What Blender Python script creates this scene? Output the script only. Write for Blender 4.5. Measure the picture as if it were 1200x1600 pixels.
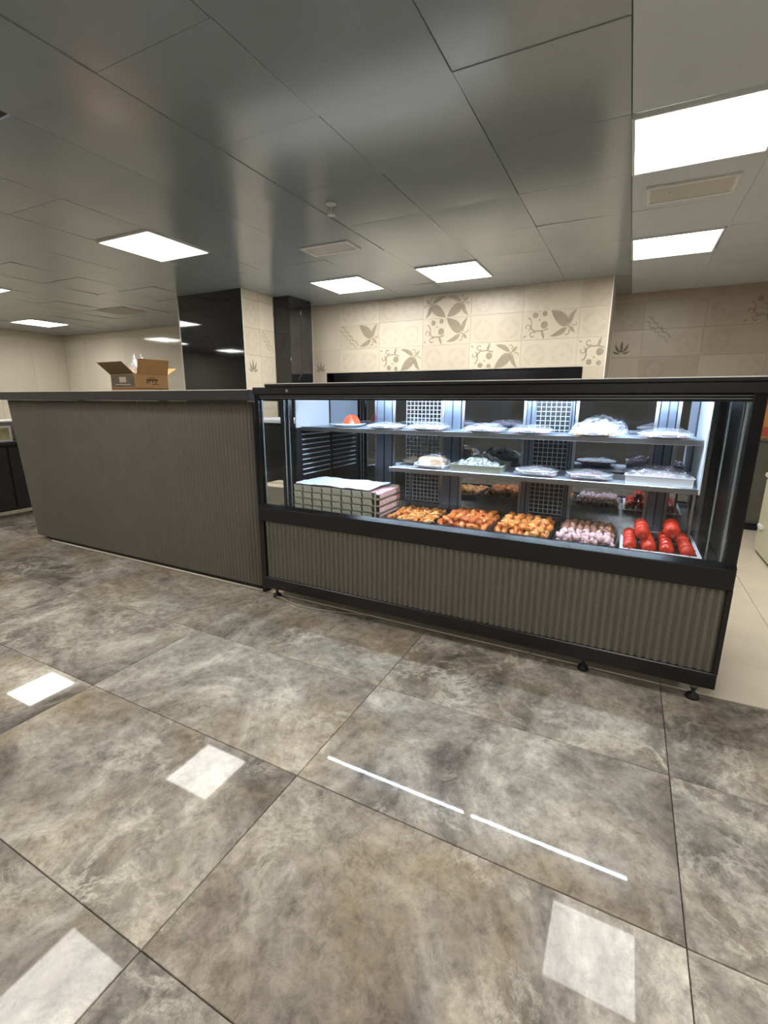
import bpy, math, random
from mathutils import Vector, Matrix, noise

# ------------------------------------------------------------------ camera
S = bpy.context.scene
COL = S.collection
for o in list(bpy.data.objects):
    bpy.data.objects.remove(o)
CAM_H, F_PX = 1.30, 732.92
YAW, PITCH, ROLL = 0.473, 0.2335, 0.004
def cam_axes():
    f = Vector((-math.sin(YAW)*math.cos(PITCH), math.cos(YAW)*math.cos(PITCH), -math.sin(PITCH)))
    r = Vector((math.cos(YAW), math.sin(YAW), 0)); u = r.cross(f)
    c, s = math.cos(ROLL), math.sin(ROLL)
    return r*c+u*s, u*c-r*s, f
_r, _u, _f = cam_axes()
cd = bpy.data.cameras.new('camera'); cam = bpy.data.objects.new('camera', cd); COL.objects.link(cam)
m = Matrix((( _r.x, _u.x, -_f.x, 0), (_r.y, _u.y, -_f.y, 0), (_r.z, _u.z, -_f.z, CAM_H), (0, 0, 0, 1)))
cam.matrix_world = m
cd.sensor_fit = 'HORIZONTAL'; cd.sensor_width = 36; cd.lens = F_PX/1200*36; cd.clip_start = .05
S.camera = cam

# ------------------------------------------------------------------ world, exposure
w = bpy.data.worlds.new('world'); S.world = w; w.use_nodes = True
w.node_tree.nodes['Background'].inputs[0].default_value = (.75, .78, .8, 1)
w.node_tree.nodes['Background'].inputs[1].default_value = .25
S.view_settings.view_transform = 'Standard'; S.view_settings.look = 'None'
S.view_settings.gamma = 1; S.view_settings.use_curve_mapping = False
S.view_settings.exposure = 0.0
PANEL_POWER = 24.0     # ceiling LED panels
TUBE_POWER = 250.0     # cool LED tubes inside the display case
CEIL = 2.5
rnd = random.Random(7)

# ------------------------------------------------------------------ materials
def newmat(name):
    mt = bpy.data.materials.new(name); mt.use_nodes = True
    return mt, mt.node_tree.nodes, mt.node_tree.links, mt.node_tree.nodes['Principled BSDF']
def lin(c):
    return tuple(((v/255)/12.92 if v/255 <= .04045 else ((v/255+.055)/1.055)**2.4) for v in c)+(1,)
def simple(name, rgb, rough=.5, metal=0, var=0, vscale=12, bump=0, bscale=80, spec=.5, ior=1.5, coat=0, sss=0):
    mt, n, l, b = newmat(name)
    b.inputs['Base Color'].default_value = lin(rgb)
    b.inputs['Roughness'].default_value = rough; b.inputs['Metallic'].default_value = metal
    b.inputs['IOR'].default_value = ior; b.inputs['Specular IOR Level'].default_value = spec
    b.inputs['Coat Weight'].default_value = coat
    tc = n.new('ShaderNodeTexCoord')
    if var:
        oi = n.new('ShaderNodeObjectInfo')
        nz = n.new('ShaderNodeTexNoise'); nz.noise_dimensions = '4D'; nz.inputs['Scale'].default_value = vscale; nz.inputs['Detail'].default_value = 4
        ml = n.new('ShaderNodeMath'); ml.operation = 'MULTIPLY'; ml.inputs[1].default_value = 50
        l.new(oi.outputs['Random'], ml.inputs[0]); l.new(ml.outputs[0], nz.inputs['W'])
        rp = n.new('ShaderNodeValToRGB'); c = lin(rgb)
        rp.color_ramp.elements[0].position = .3; rp.color_ramp.elements[1].position = .7
        rp.color_ramp.elements[0].color = tuple(v*(1-var) for v in c[:3])+(1,)
        rp.color_ramp.elements[1].color = tuple(min(1, v*(1+var)) for v in c[:3])+(1,)
        l.new(tc.outputs['Object'], nz.inputs['Vector']); l.new(nz.outputs['Fac'], rp.inputs[0]); l.new(rp.outputs[0], b.inputs['Base Color'])
    if bump:
        n2 = n.new('ShaderNodeTexNoise'); n2.inputs['Scale'].default_value = bscale; n2.inputs['Detail'].default_value = 3
        bp = n.new('ShaderNodeBump'); bp.inputs['Strength'].default_value = bump; bp.inputs['Distance'].default_value = .01
        l.new(tc.outputs['Object'], n2.inputs['Vector']); l.new(n2.outputs['Fac'], bp.inputs['Height']); l.new(bp.outputs[0], b.inputs['Normal'])
    return mt
def emit(name, rgb, strength):
    mt, n, l, b = newmat(name)
    b.inputs['Base Color'].default_value = (.8, .8, .8, 1)
    b.inputs['Emission Color'].default_value = rgb+(1,); b.inputs['Emission Strength'].default_value = strength
    return mt
def ramp(n, stops):
    r = n.new('ShaderNodeValToRGB'); e = r.color_ramp.elements
    while len(e) < len(stops): e.new(.5)
    for i, (p, c) in enumerate(stops):
        e[i].position = p; e[i].color = c if len(c) == 4 else lin(c)
    return r
def clearmat(name, tint=(1, 1, 1), gloss=.06, edge=.9, rough=.0):
    mt, n, l, b = newmat(name); n.remove(b)
    out = n['Material Output']
    tr = n.new('ShaderNodeBsdfTransparent'); tr.inputs[0].default_value = tint+(1,)
    gl = n.new('ShaderNodeBsdfGlossy'); gl.inputs['Roughness'].default_value = rough; gl.inputs[0].default_value = (1, 1, 1, 1)
    ge = n.new('ShaderNodeNewGeometry'); dt = n.new('ShaderNodeVectorMath'); dt.operation = 'DOT_PRODUCT'
    l.new(ge.outputs['Incoming'], dt.inputs[0]); l.new(ge.outputs['Normal'], dt.inputs[1])
    def mth(op, a, b_):
        q = n.new('ShaderNodeMath'); q.operation = op; q.use_clamp = op != 'POWER'
        for i, v in enumerate((a, b_)):
            if isinstance(v, (int, float)): q.inputs[i].default_value = v
            elif v is not None: l.new(v, q.inputs[i])
        return q.outputs[0]
    c = mth('ABSOLUTE', dt.outputs['Value'], None); k = mth('POWER', mth('SUBTRACT', 1.0, c), 5.0)   # Schlick
    k = mth('MULTIPLY', k, .97); k = mth('ADD', k, .028)
    mx = n.new('ShaderNodeMixShader')
    l.new(k, mx.inputs[0]); l.new(tr.outputs[0], mx.inputs[1]); l.new(gl.outputs[0], mx.inputs[2]); l.new(mx.outputs[0], out.inputs[0])
    return mt
def filmmat(name, fac=.35, rgb=(235, 238, 245), rough=.18):
    mt, n, l, b = newmat(name); out = n['Material Output']
    b.inputs['Base Color'].default_value = lin(rgb); b.inputs['Roughness'].default_value = rough
    b.inputs['Specular IOR Level'].default_value = .9
    tr = n.new('ShaderNodeBsdfTransparent'); mx = n.new('ShaderNodeMixShader'); mx.inputs[0].default_value = fac
    nz = n.new('ShaderNodeTexNoise'); nz.inputs['Scale'].default_value = 45; nz.inputs['Detail'].default_value = 3; nz.inputs['Distortion'].default_value = 1.5
    tc = n.new('ShaderNodeTexCoord'); l.new(tc.outputs['Object'], nz.inputs['Vector'])
    rp = ramp(n, [(.42, (fac*.4,)*3+(1,)), (.66, (min(1, fac*2.2),)*3+(1,))]); l.new(nz.outputs['Fac'], rp.inputs[0]); l.new(rp.outputs[0], mx.inputs[0])
    bp = n.new('ShaderNodeBump'); bp.inputs['Strength'].default_value = .7; bp.inputs['Distance'].default_value = .01
    l.new(nz.outputs['Fac'], bp.inputs['Height']); l.new(bp.outputs[0], b.inputs['Normal'])
    l.new(tr.outputs[0], mx.inputs[1]); l.new(b.outputs[0], mx.inputs[2]); l.new(mx.outputs[0], out.inputs[0])
    return mt
def marble_floor():
    mt, n, l, b = newmat('polished_grey_marble')
    tc = n.new('ShaderNodeTexCoord'); oi = n.new('ShaderNodeObjectInfo')
    ml = n.new('ShaderNodeMath'); ml.operation = 'MULTIPLY'; ml.inputs[1].default_value = 80; l.new(oi.outputs['Random'], ml.inputs[0])
    def nz(scale, detail, rough, dist, off=0):
        a = n.new('ShaderNodeTexNoise'); a.noise_dimensions = '4D'; a.inputs['Scale'].default_value = scale; a.inputs['Detail'].default_value = detail
        a.inputs['Roughness'].default_value = rough; a.inputs['Distortion'].default_value = dist
        ad = n.new('ShaderNodeMath'); ad.inputs[1].default_value = off; l.new(ml.outputs[0], ad.inputs[0]); l.new(ad.outputs[0], a.inputs['W'])
        l.new(tc.outputs['Object'], a.inputs['Vector']); return a
    cloud = nz(1.9, 11, .70, .9)
    base = ramp(n, [(.33, (84, 77, 71)), (.43, (118, 111, 103)), (.50, (146, 138, 127)), (.57, (168, 160, 147)), (.66, (204, 196, 180))])
    l.new(cloud.outputs['Fac'], base.inputs[0])
    warm = nz(1.2, 7, .62, 1.2, 7); wr = ramp(n, [(.47, (0, 0, 0, 1)), (.66, (.62,)*3+(1,))]); l.new(warm.outputs['Fac'], wr.inputs[0])
    m1 = n.new('ShaderNodeMix'); m1.data_type = 'RGBA'; l.new(wr.outputs[0], m1.inputs[0]); l.new(base.outputs[0], m1.inputs[6]); m1.inputs[7].default_value = lin((150, 131, 102))
    # pale crackled vein patches
    vz = nz(4.2, 9, .70, .7, 3)
    sb = n.new('ShaderNodeMath'); sb.operation = 'SUBTRACT'; sb.inputs[1].default_value = .5; l.new(vz.outputs['Fac'], sb.inputs[0])
    ab = n.new('ShaderNodeMath'); ab.operation = 'ABSOLUTE'; l.new(sb.outputs[0], ab.inputs[0])
    vr = ramp(n, [(0, (1, 1, 1, 1)), (.02, (.45, .45, .45, 1)), (.05, (0, 0, 0, 1))]); l.new(ab.outputs[0], vr.inputs[0])
    msk = nz(1.3, 4, .55, .6, 11); mr = ramp(n, [(.50, (.02, .02, .02, 1)), (.64, (.8, .8, .8, 1))]); l.new(msk.outputs['Fac'], mr.inputs[0])
    mu = n.new('ShaderNodeMath'); mu.operation = 'MULTIPLY'; l.new(vr.outputs[0], mu.inputs[0]); l.new(mr.outputs[0], mu.inputs[1])
    m2 = n.new('ShaderNodeMix'); m2.data_type = 'RGBA'; l.new(mu.outputs[0], m2.inputs[0]); l.new(m1.outputs[2], m2.inputs[6]); m2.inputs[7].default_value = lin((206, 197, 178))
    # dark cracks
    cz = nz(2.3, 5, .6, 1.2, 21)
    s2 = n.new('ShaderNodeMath'); s2.operation = 'SUBTRACT'; s2.inputs[1].default_value = .5; l.new(cz.outputs['Fac'], s2.inputs[0])
    a2 = n.new('ShaderNodeMath'); a2.operation = 'ABSOLUTE'; l.new(s2.outputs[0], a2.inputs[0])
    cr = ramp(n, [(0, (.28, .28, .28, 1)), (.006, (0, 0, 0, 1))]); l.new(a2.outputs[0], cr.inputs[0])
    m3 = n.new('ShaderNodeMix'); m3.data_type = 'RGBA'; l.new(cr.outputs[0], m3.inputs[0]); l.new(m2.outputs[2], m3.inputs[6]); m3.inputs[7].default_value = lin((112, 101, 88))
    # fine mottling and speckle
    fz = nz(20, 10, .78, .4, 31); fr = ramp(n, [(.33, (.55, .54, .52, 1)), (.5, (1, 1, 1, 1)), (.66, (1.3, 1.29, 1.25, 1))]); l.new(fz.outputs['Fac'], fr.inputs[0])
    m4 = n.new('ShaderNodeMix'); m4.data_type = 'RGBA'; m4.blend_type = 'MULTIPLY'; m4.inputs[0].default_value = 1; l.new(m3.outputs[2], m4.inputs[6]); l.new(fr.outputs[0], m4.inputs[7])
    l.new(m4.outputs[2], b.inputs['Base Color'])
    b.inputs['Roughness'].default_value = .03; b.inputs['IOR'].default_value = 1.26
    return mt
def printed_tile(name, a, c, rough=.35):
    mt, n, l, b = newmat(name)
    oi = n.new('ShaderNodeObjectInfo'); tc = n.new('ShaderNodeTexCoord')
    nz = n.new('ShaderNodeTexNoise'); nz.noise_dimensions = '4D'; nz.inputs['Scale'].default_value = 7; nz.inputs['Detail'].default_value = 3
    ml = n.new('ShaderNodeMath'); ml.operation = 'MULTIPLY'; ml.inputs[1].default_value = 60
    l.new(oi.outputs['Random'], ml.inputs[0]); l.new(ml.outputs[0], nz.inputs['W']); l.new(tc.outputs['Object'], nz.inputs['Vector'])
    mx = n.new('ShaderNodeMath'); mx.operation = 'MULTIPLY_ADD'; mx.inputs[1].default_value = .45; l.new(nz.outputs['Fac'], mx.inputs[0])
    m5 = n.new('ShaderNodeMath'); m5.operation = 'MULTIPLY'; m5.inputs[1].default_value = .55; l.new(oi.outputs['Random'], m5.inputs[0]); l.new(m5.outputs[0], mx.inputs[2])
    rp = ramp(n, [(.15, a), (.85, c)]); l.new(mx.outputs[0], rp.inputs[0]); l.new(rp.outputs[0], b.inputs['Base Color'])
    b.inputs['Roughness'].default_value = rough
    return mt
def black_marble():
    mt, n, l, b = newmat('polished_black_marble')
    tc = n.new('ShaderNodeTexCoord'); nz = n.new('ShaderNodeTexNoise'); nz.inputs['Scale'].default_value = .8; nz.inputs['Detail'].default_value = 4; nz.inputs['Distortion'].default_value = .6
    mp = n.new('ShaderNodeMapping'); mp.inputs['Rotation'].default_value = (0, .9, .4); l.new(tc.outputs['Object'], mp.inputs[0]); l.new(mp.outputs[0], nz.inputs['Vector'])
    s = n.new('ShaderNodeMath'); s.operation = 'SUBTRACT'; s.inputs[1].default_value = .5; l.new(nz.outputs['Fac'], s.inputs[0])
    a = n.new('ShaderNodeMath'); a.operation = 'ABSOLUTE'; l.new(s.outputs[0], a.inputs[0])
    rp = ramp(n, [(0, (92, 86, 78)), (.0022, (44, 42, 41)), (.008, (31, 31, 33))]); l.new(a.outputs[0], rp.inputs[0]); l.new(rp.outputs[0], b.inputs['Base Color'])
    b.inputs['Roughness'].default_value = .04; b.inputs['IOR'].default_value = 1.6
    return mt

def inkmat(name, c):
    mt, n, l, b = newmat(name); n.remove(b); tr = n.new('ShaderNodeBsdfTransparent'); tr.inputs[0].default_value = c+(1,)
    l.new(tr.outputs[0], n['Material Output'].inputs[0]); return mt
M = {}
M['floor'] = marble_floor()
M['grout'] = simple('dark_grout', (62, 56, 48), .8)
M['beigefloor'] = simple('beige_floor_tile', (214, 202, 182), .25, var=.05, vscale=3)
M['beigegrout'] = simple('beige_grout', (120, 110, 96), .8)
M['ceilpanel'] = simple('charcoal_lacquered_panel', (152, 161, 167), .2, var=.04, vscale=2, ior=1.95)
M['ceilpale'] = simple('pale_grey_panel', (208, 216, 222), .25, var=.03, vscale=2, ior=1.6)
M['ceilgap'] = simple('ceiling_void', (60, 60, 60), .7)
M['tile'] = printed_tile('printed_beige_tile', (202, 189, 167), (217, 205, 184))
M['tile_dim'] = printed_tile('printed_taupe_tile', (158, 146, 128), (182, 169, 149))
M['motif'] = inkmat('printed_taupe_ink', (.735, .72, .70))
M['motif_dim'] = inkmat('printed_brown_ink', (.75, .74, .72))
M['flower'] = inkmat('printed_dark_ink', (.58, .58, .57))
M['cream'] = printed_tile('glossy_cream_tile', (208, 199, 180), (217, 208, 189), .08)
M['plaster'] = simple('cream_wall_paint', (208, 199, 180), .6, var=.03)
M['frontwall'] = simple('dim_brown_front_wall', (120, 114, 105), .5, var=.1, vscale=2)
M['bmarble'] = black_marble()
M['trim'] = simple('satin_white_trim', (236, 233, 224), .3, .2)
M['black'] = simple('black_powder_coat', (21, 19, 19), .38, var=.08, vscale=6)
M['blackgloss'] = simple('black_gloss_metal', (20, 20, 21), .22)
M['flute'] = simple('grey_brown_fluted_panel', (98, 93, 82), .5, var=.06, vscale=4)
M['worktop'] = simple('dark_grey_worktop', (38, 36, 33), .5, var=.1, vscale=20)
M['alu'] = simple('brushed_aluminium', (168, 170, 172), .3, 1)
M['steel'] = simple('stainless_steel', (150, 152, 155), .25, 1, bump=.05)
M['darksteel'] = simple('dark_steel', (70, 72, 75), .35, .8)
M['shelf'] = simple('pale_blue_grey_shelf', (176, 186, 200), .3, .2)
M['postmetal'] = simple('blue_grey_post_metal', (118, 130, 148), .3, .4)
M['wire'] = simple('pale_coated_wire', (190, 196, 204), .4)
M['whitemetal'] = simple('white_enamel', (218, 222, 226), .35)
M['plastic_clear'] = clearmat('clear_acrylic', (.93, .95, .96))
M['glass'] = clearmat('clear_glass', (.97, .98, .98))
M['glassedge'] = simple('pale_glass_edge', (150, 160, 158), .12, .3)
M['mirror'] = simple('tinted_door_glass', (172, 178, 186), .02, 1)
M['rubber'] = simple('black_rubber', (22, 21, 21), .6)
M['white'] = simple('white_plastic', (226, 226, 222), .4)
M['ventmetal'] = simple('beige_vent_face', (206, 201, 192), .55)
M['led'] = emit('led_panel_light', (1, .985, .955), PANEL_POWER)
M['tube'] = emit('cool_led_tube_light', (.64, .80, 1), TUBE_POWER)
M['plate'] = simple('white_porcelain', (232, 234, 236), .15)
M['film'] = filmmat('cling_film', .2)
M['filmheavy'] = filmmat('crumpled_cling_film', .34)
M['paper'] = simple('white_paper_sheet', (208, 212, 224), .7, bump=.15, bscale=25)
M['chicken'] = simple('marinated_orange_chicken', (214, 130, 62), .28, var=.35, vscale=28, bump=.3, bscale=60)
M['chicken2'] = simple('marinated_red_chicken', (190, 96, 46), .28, var=.4, vscale=28, bump=.3, bscale=60)
M['chicken3'] = simple('golden_marinated_chicken', (224, 160, 92), .28, var=.35, vscale=28, bump=.3, bscale=60)
M['pinkmeat'] = simple('pale_pink_meat', (216, 182, 182), .4, var=.22, vscale=40, bump=.3)
M['brownmeat'] = simple('brown_diced_meat', (150, 106, 84), .4, var=.3, vscale=40, bump=.3)
M['mince'] = simple('pink_minced_meat', (214, 172, 168), .5, var=.3, vscale=70, bump=.5, bscale=120)
M['tomato'] = simple('red_tomato_skin', (204, 56, 32), .15, var=.18, vscale=9)
M['rimwhite'] = simple('pale_tray_rim', (214, 212, 216), .25)
M['tomatoflesh'] = simple('orange_red_wrapped_food', (226, 82, 48), .3, var=.15, vscale=20, bump=.3)
M['bread'] = simple('golden_bread', (200, 150, 84), .6, var=.3, vscale=20, bump=.2)
M['breadcut'] = simple('cut_bread_side', (226, 206, 170), .7, var=.1, vscale=40)
M['greens'] = simple('dark_green_herbs', (76, 92, 62), .5, var=.45, vscale=35, bump=.4)
M['palegreen'] = simple('pale_grey_green_tray', (178, 178, 160), .4, .3)
M['ham'] = simple('pale_pink_sliced_meat', (196, 146, 150), .45, var=.2, vscale=35)
M['kraft'] = simple('kraft_cardboard', (178, 134, 82), .8, var=.08, vscale=8)
M['kraftdark'] = simple('inner_cardboard', (140, 110, 78), .85, var=.1, vscale=8)
M['printgrey'] = simple('grey_carton_print', (104, 90, 76), .7, var=.3, vscale=18)
M['ink'] = simple('dark_brown_ink', (74, 48, 32), .7)
M['red'] = simple('red_print_band', (168, 72, 52), .7)
M['orangecard'] = simple('orange_kraft_cardboard', (176, 120, 66), .8, var=.1, vscale=6)
M['stonegrey'] = simple('mottled_dark_grey_metal', (88, 86, 76), .4, var=.2, vscale=5)
M['palegreenwhite'] = simple('pale_green_white_enamel', (196, 194, 168), .4, var=.04)
M['darkwood'] = simple('dark_brown_laminate', (36, 32, 29), .4, var=.15, vscale=6)
M['cable'] = simple('grey_cable_sheath', (150, 142, 130), .5)
M['wiregrey'] = simple('chromed_wire', (190, 194, 198), .25, 1)
M['picture'] = simple('yellowish_print', (186, 176, 128), .6, var=.3, vscale=15)

# ------------------------------------------------------------------ mesh building
class MB:
    def __init__(s): s.v = []; s.f = []; s.mi = []; s.sm = []
    def add(s, vs, fs, mi=0, sm=False):
        o = len(s.v); s.v += [tuple(v) for v in vs]
        for f in fs: s.f.append(tuple(i+o for i in f)); s.mi.append(mi); s.sm.append(sm)
        return s
    def box(s, x0, x1, y0, y1, z0, z1, mi=0):
        vs = [(x, y, z) for z in (z0, z1) for y in (y0, y1) for x in (x0, x1)]
        return s.add(vs, [(0, 2, 3, 1), (4, 5, 7, 6), (0, 1, 5, 4), (2, 6, 7, 3), (0, 4, 6, 2), (1, 3, 7, 5)], mi)
    def bbox(s, x0, x1, y0, y1, z0, z1, b=.004, mi=0):      # box with chamfered edges
        c = []; xs = (x0, x1); ys = (y0, y1); zs = (z0, z1); vs = []; idx = {}
        for i in (0, 1):
            for j in (0, 1):
                for k in (0, 1):
                    sx, sy, sz = (1, -1)[i], (1, -1)[j], (1, -1)[k]
                    for a in range(3):
                        p = [xs[i]+sx*b, ys[j]+sy*b, zs[k]+sz*b]; p[a] = (xs[i], ys[j], zs[k])[a]
                        idx[i, j, k, a] = len(vs); vs.append(p)
        fs = []
        def quad(q, n):
            a, b_, c_ = [Vector(vs[t]) for t in q[:3]]
            fs.append(tuple(q) if (b_-a).cross(c_-b_).dot(Vector(n)) > 0 else tuple(reversed(q)))
        for a in range(3):
            o1, o2 = [t for t in range(3) if t != a]
            for e in (0, 1):
                q = []
                for (p, r) in ((0, 0), (1, 0), (1, 1), (0, 1)):
                    k = [0, 0, 0]; k[a] = e; k[o1] = p; k[o2] = r; q.append(idx[k[0], k[1], k[2], a])
                n = [0, 0, 0]; n[a] = 1 if e else -1; quad(q, n)
            for p in (0, 1):
                for r in (0, 1):
                    k0 = [0]*3; k0[o1] = p; k0[o2] = r; k1 = list(k0); k0[a] = 0; k1[a] = 1
                    n = [0]*3; n[o1] = 1 if p else -1; n[o2] = 1 if r else -1
                    quad([idx[tuple(k0)+(o1,)], idx[tuple(k1)+(o1,)], idx[tuple(k1)+(o2,)], idx[tuple(k0)+(o2,)]], n)
        for i in (0, 1):
            for j in (0, 1):
                for k in (0, 1):
                    quad([idx[i, j, k, 0], idx[i, j, k, 1], idx[i, j, k, 2]], ((-1, 1)[i], (-1, 1)[j], (-1, 1)[k]))
        return s.add(vs, fs, mi)
    def tube(s, pts, r, seg=8, mi=0, sm=True, cap=True):
        pts = [Vector(p) for p in pts]; rings = []; prev = None
        for i, p in enumerate(pts):
            d = (pts[min(i+1, len(pts)-1)]-pts[max(i-1, 0)]).normalized()
            a = Vector((0, 0, 1)) if abs(d.z) < .9 else Vector((1, 0, 0))
            u = d.cross(a).normalized(); v = d.cross(u)
            rr = r[i] if isinstance(r, (list, tuple)) else r
            rings.append([p+(u*math.cos(2*math.pi*k/seg)+v*math.sin(2*math.pi*k/seg))*rr for k in range(seg)])
        vs = [q for g in rings for q in g]; fs = []
        for i in range(len(pts)-1):
            for k in range(seg):
                fs.append((i*seg+(k+1) % seg, i*seg+k, (i+1)*seg+k, (i+1)*seg+(k+1) % seg))
        s.add(vs, fs, mi, sm)
        if cap:
            s.add(rings[0], [tuple(range(seg))], mi); s.add(rings[-1], [tuple(reversed(range(seg)))], mi)
        return s
    def lathe(s, prof, seg=24, c=(0, 0, 0), mi=0, sm=True, sx=1, sy=1):
        vs = []; fs = []
        for r, z in prof:
            for k in range(seg):
                a = 2*math.pi*k/seg; vs.append((c[0]+r*math.cos(a)*sx, c[1]+r*math.sin(a)*sy, c[2]+z))
        for i in range(len(prof)-1):
            for k in range(seg):
                fs.append((i*seg+k, i*seg+(k+1) % seg, (i+1)*seg+(k+1) % seg, (i+1)*seg+k))
        return s.add(vs, fs, mi, sm)
    def grid(s, x0, x1, y0, y1, nx, ny, fz, mi=0, sm=True):
        vs = []; fs = []
        for j in range(ny+1):
            for i in range(nx+1):
                x = x0+(x1-x0)*i/nx; y = y0+(y1-y0)*j/ny; vs.append((x, y, fz(x, y)))
        for j in range(ny):
            for i in range(nx):
                a = j*(nx+1)+i; fs.append((a, a+1, a+nx+2, a+nx+1))
        return s.add(vs, fs, mi, sm)
    def poly(s, pts, t, mi=0):           # flat polygon in xz-plane, thickness t towards -y
        n = len(pts); vs = [(x, 0, z) for x, z in pts]+[(x, -t, z) for x, z in pts]
        ar = sum(pts[i][0]*pts[(i+1) % n][1]-pts[(i+1) % n][0]*pts[i][1] for i in range(n))
        f = tuple(range(n, 2*n)); f = f if ar > 0 else tuple(reversed(f))
        return s.add(vs, [f]+[(i, (i+1) % n, n+(i+1) % n, n+i) for i in range(n)], mi)
    def build(s, name, mats, parent=None, loc=None, rot=None):
        me = bpy.data.meshes.new(name); me.from_pydata(s.v, [], s.f)
        for mt in (mats if isinstance(mats, (list, tuple)) else [mats]): me.materials.append(mt)
        me.polygons.foreach_set('material_index', s.mi); me.polygons.foreach_set('use_smooth', s.sm); me.update()
        return link(name, me, parent, loc, rot)
def link(name, me, parent=None, loc=None, rot=None):
    o = bpy.data.objects.new(name, me); COL.objects.link(o)
    if parent: o.parent = parent
    if loc: o.location = loc
    if rot: o.rotation_euler = rot
    return o
def tag(o, label=None, cat=None, group=None, kind=None):
    if label: o['label'] = label
    if cat: o['category'] = cat
    if group: o['group'] = group
    if kind: o['kind'] = kind
    return o
def thing(name, label, cat, loc=(0, 0, 0), rz=0, group=None):
    o = bpy.data.objects.new(name, None); COL.objects.link(o); o.location = loc; o.rotation_euler = (0, 0, rz)
    o.empty_display_size = .05
    return tag(o, label, cat, group)
def dup(o, parent=None, loc=None, rz=None, label=None):
    c = o.copy(); COL.objects.link(c)
    if parent: c.parent = parent
    for ch in o.children: dup(ch, c)
    if loc: c.location = loc
    if rz is not None: c.rotation_euler = (0, 0, rz)
    if label: c['label'] = label
    return c
def struct(o): o['kind'] = 'structure'; return o

# ------------------------------------------------------------------ floor
XE = [-.9149+1.182*k for k in range(-8, 5)]          # marble joints
YE = [2.34, 1.728, 1.115, .50, -.112]
floor = struct(MB().box(-10.1, 4.5, -5, 6.6, -.05, -.0105).build('floor', M['grout']))
def tile_mesh(wx, wy, t=.009, b=.0015):
    return MB().bbox(-wx/2, wx/2, -wy/2, wy/2, -t, 0, b)
g = .003
def lay(xs, ys, mat, name='tile'):
    cache = {}
    for i in range(len(xs)-1):
        for j in range(len(ys)-1):
            x0, x1 = xs[i], xs[i+1]; y0, y1 = sorted((ys[j], ys[j+1]))
            k = (round(x1-x0, 3), round(y1-y0, 3))
            loc = ((x0+x1)/2, (y0+y1)/2, -.0015)
            if k not in cache:
                cache[k] = tile_mesh(x1-x0-g, y1-y0-g).build(name, mat, floor, loc).data
            else: link(name, cache[k], floor, loc)
lay(XE, YE, M['floor'])
xl = [-10.1, XE[0]]
lay([-10.1]+[x for x in XE if x < -4.9][:]+[-4.75], [2.34, 2.95, 3.56, 4.17, 4.78, 5.39, 5.8], M['floor'])
mb = MB()                                           # marble behind the viewer, never close to the camera
for i in range(len(XE)-1):
    for j in range(8):
        y1 = -.112-.612*j
        mb.bbox(XE[i]+g/2, XE[i+1]-g/2, y1-.612+g, y1, -.0105, -.0015, .0015)
tag(mb.build('tile_field', M['floor'], floor), kind='stuff')
MB().box(-4.75, 4.5, 2.34, 6.6, -.0104, -.0085).build('grout_bed', M['beigegrout'], floor)
lay([-4.75, -4.53]+[-3.93+.6*k for k in range(0, 14)], [2.36, 2.75, 3.35, 3.95, 4.55, 5.15, 5.75, 6.35], M['beigefloor'])

# ------------------------------------------------------------------ ceiling
ceiling = struct(MB().box(-10.1, 4.5, -5, 6.6, CEIL+.012, CEIL+.06).build('ceiling', M['ceilgap']))
LIGHTS = {  # x0, x1, y0, y1
    'a': (-.13, .46, 2.60, 3.19), 'b': (-.13, .46, 4.365, 4.955), 'c': (-1.93, -1.34, 4.365, 4.955), 'd': (-3.12, -2.53, 4.365, 4.955),
    'e': (-3.85, -3.25, 2.57, 3.17), 'f': (-6.95, -6.36, 2.59, 3.18), 'g': (-8.95, -8.36, 4.365, 4.955),
    'h': (-3.25, -2.66, .75, 1.34), 'i': (-.13, .46, .75, 1.34), 'j': (-6.35, -5.76, .75, 1.34), 'k': (3.0, 3.59, .75, 1.34),  # h mirrors in the floor; i, j, k are unseen, added for light
    'l': (-3.25, -2.66, -1.05, -.46), 'm': (-.13, .46, -1.05, -.46), 'n': (-6.35, -5.76, -1.05, -.46), 'o': (3.0, 3.59, -1.05, -.46),  # whole row unseen, added behind the viewer for illumination
    't': (-9.35, -8.755, 2.59, 3.18), 'u': (-9.35, -8.755, .75, 1.34), 'v': (-9.35, -8.755, -1.05, -.46),  # unseen panels added to brighten the cream walls at left
    'p': (-3.25, -2.66, -2.85, -2.26), 'q': (-.13, .46, -2.85, -2.26), 'r': (-6.35, -5.76, -2.85, -2.26), 's': (3.0, 3.59, -2.85, -2.26)}  # unseen rear row, added as further fill light
def panel_mesh(wx, wy, seed):
    r = random.Random(seed); n = 6
    ph = r.random()*6; ax = r.uniform(-.0026, .0026); ay = r.uniform(-.0026, .0026); sag = r.uniform(.0005, .004)
    hx, hy = wx/2-.0012, wy/2-.0012
    mbp = MB()
    def fz(x, y):
        u, v = x/hx, y/hy
        return ax*u+ay*v-sag*(1-u*u)*(1-v*v)
    mbp.grid(-hx, hx, hy, -hy, n, n, fz)
    ring = [(-hx, -hy), (hx, -hy), (hx, hy), (-hx, hy)]
    vs = [(x, y, fz(x, y)) for x, y in ring]+[(x*1.008, y*1.008, .011) for x, y in ring]
    mbp.add(vs, [(i, 4+i, 4+(i+1) % 4, (i+1) % 4) for i in range(4)])
    return mbp
YR = [6.6, 6.18, 5.58, 4.96, 4.36, 3.78, 3.18, 2.58, 1.98, 1.38, .78]
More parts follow.
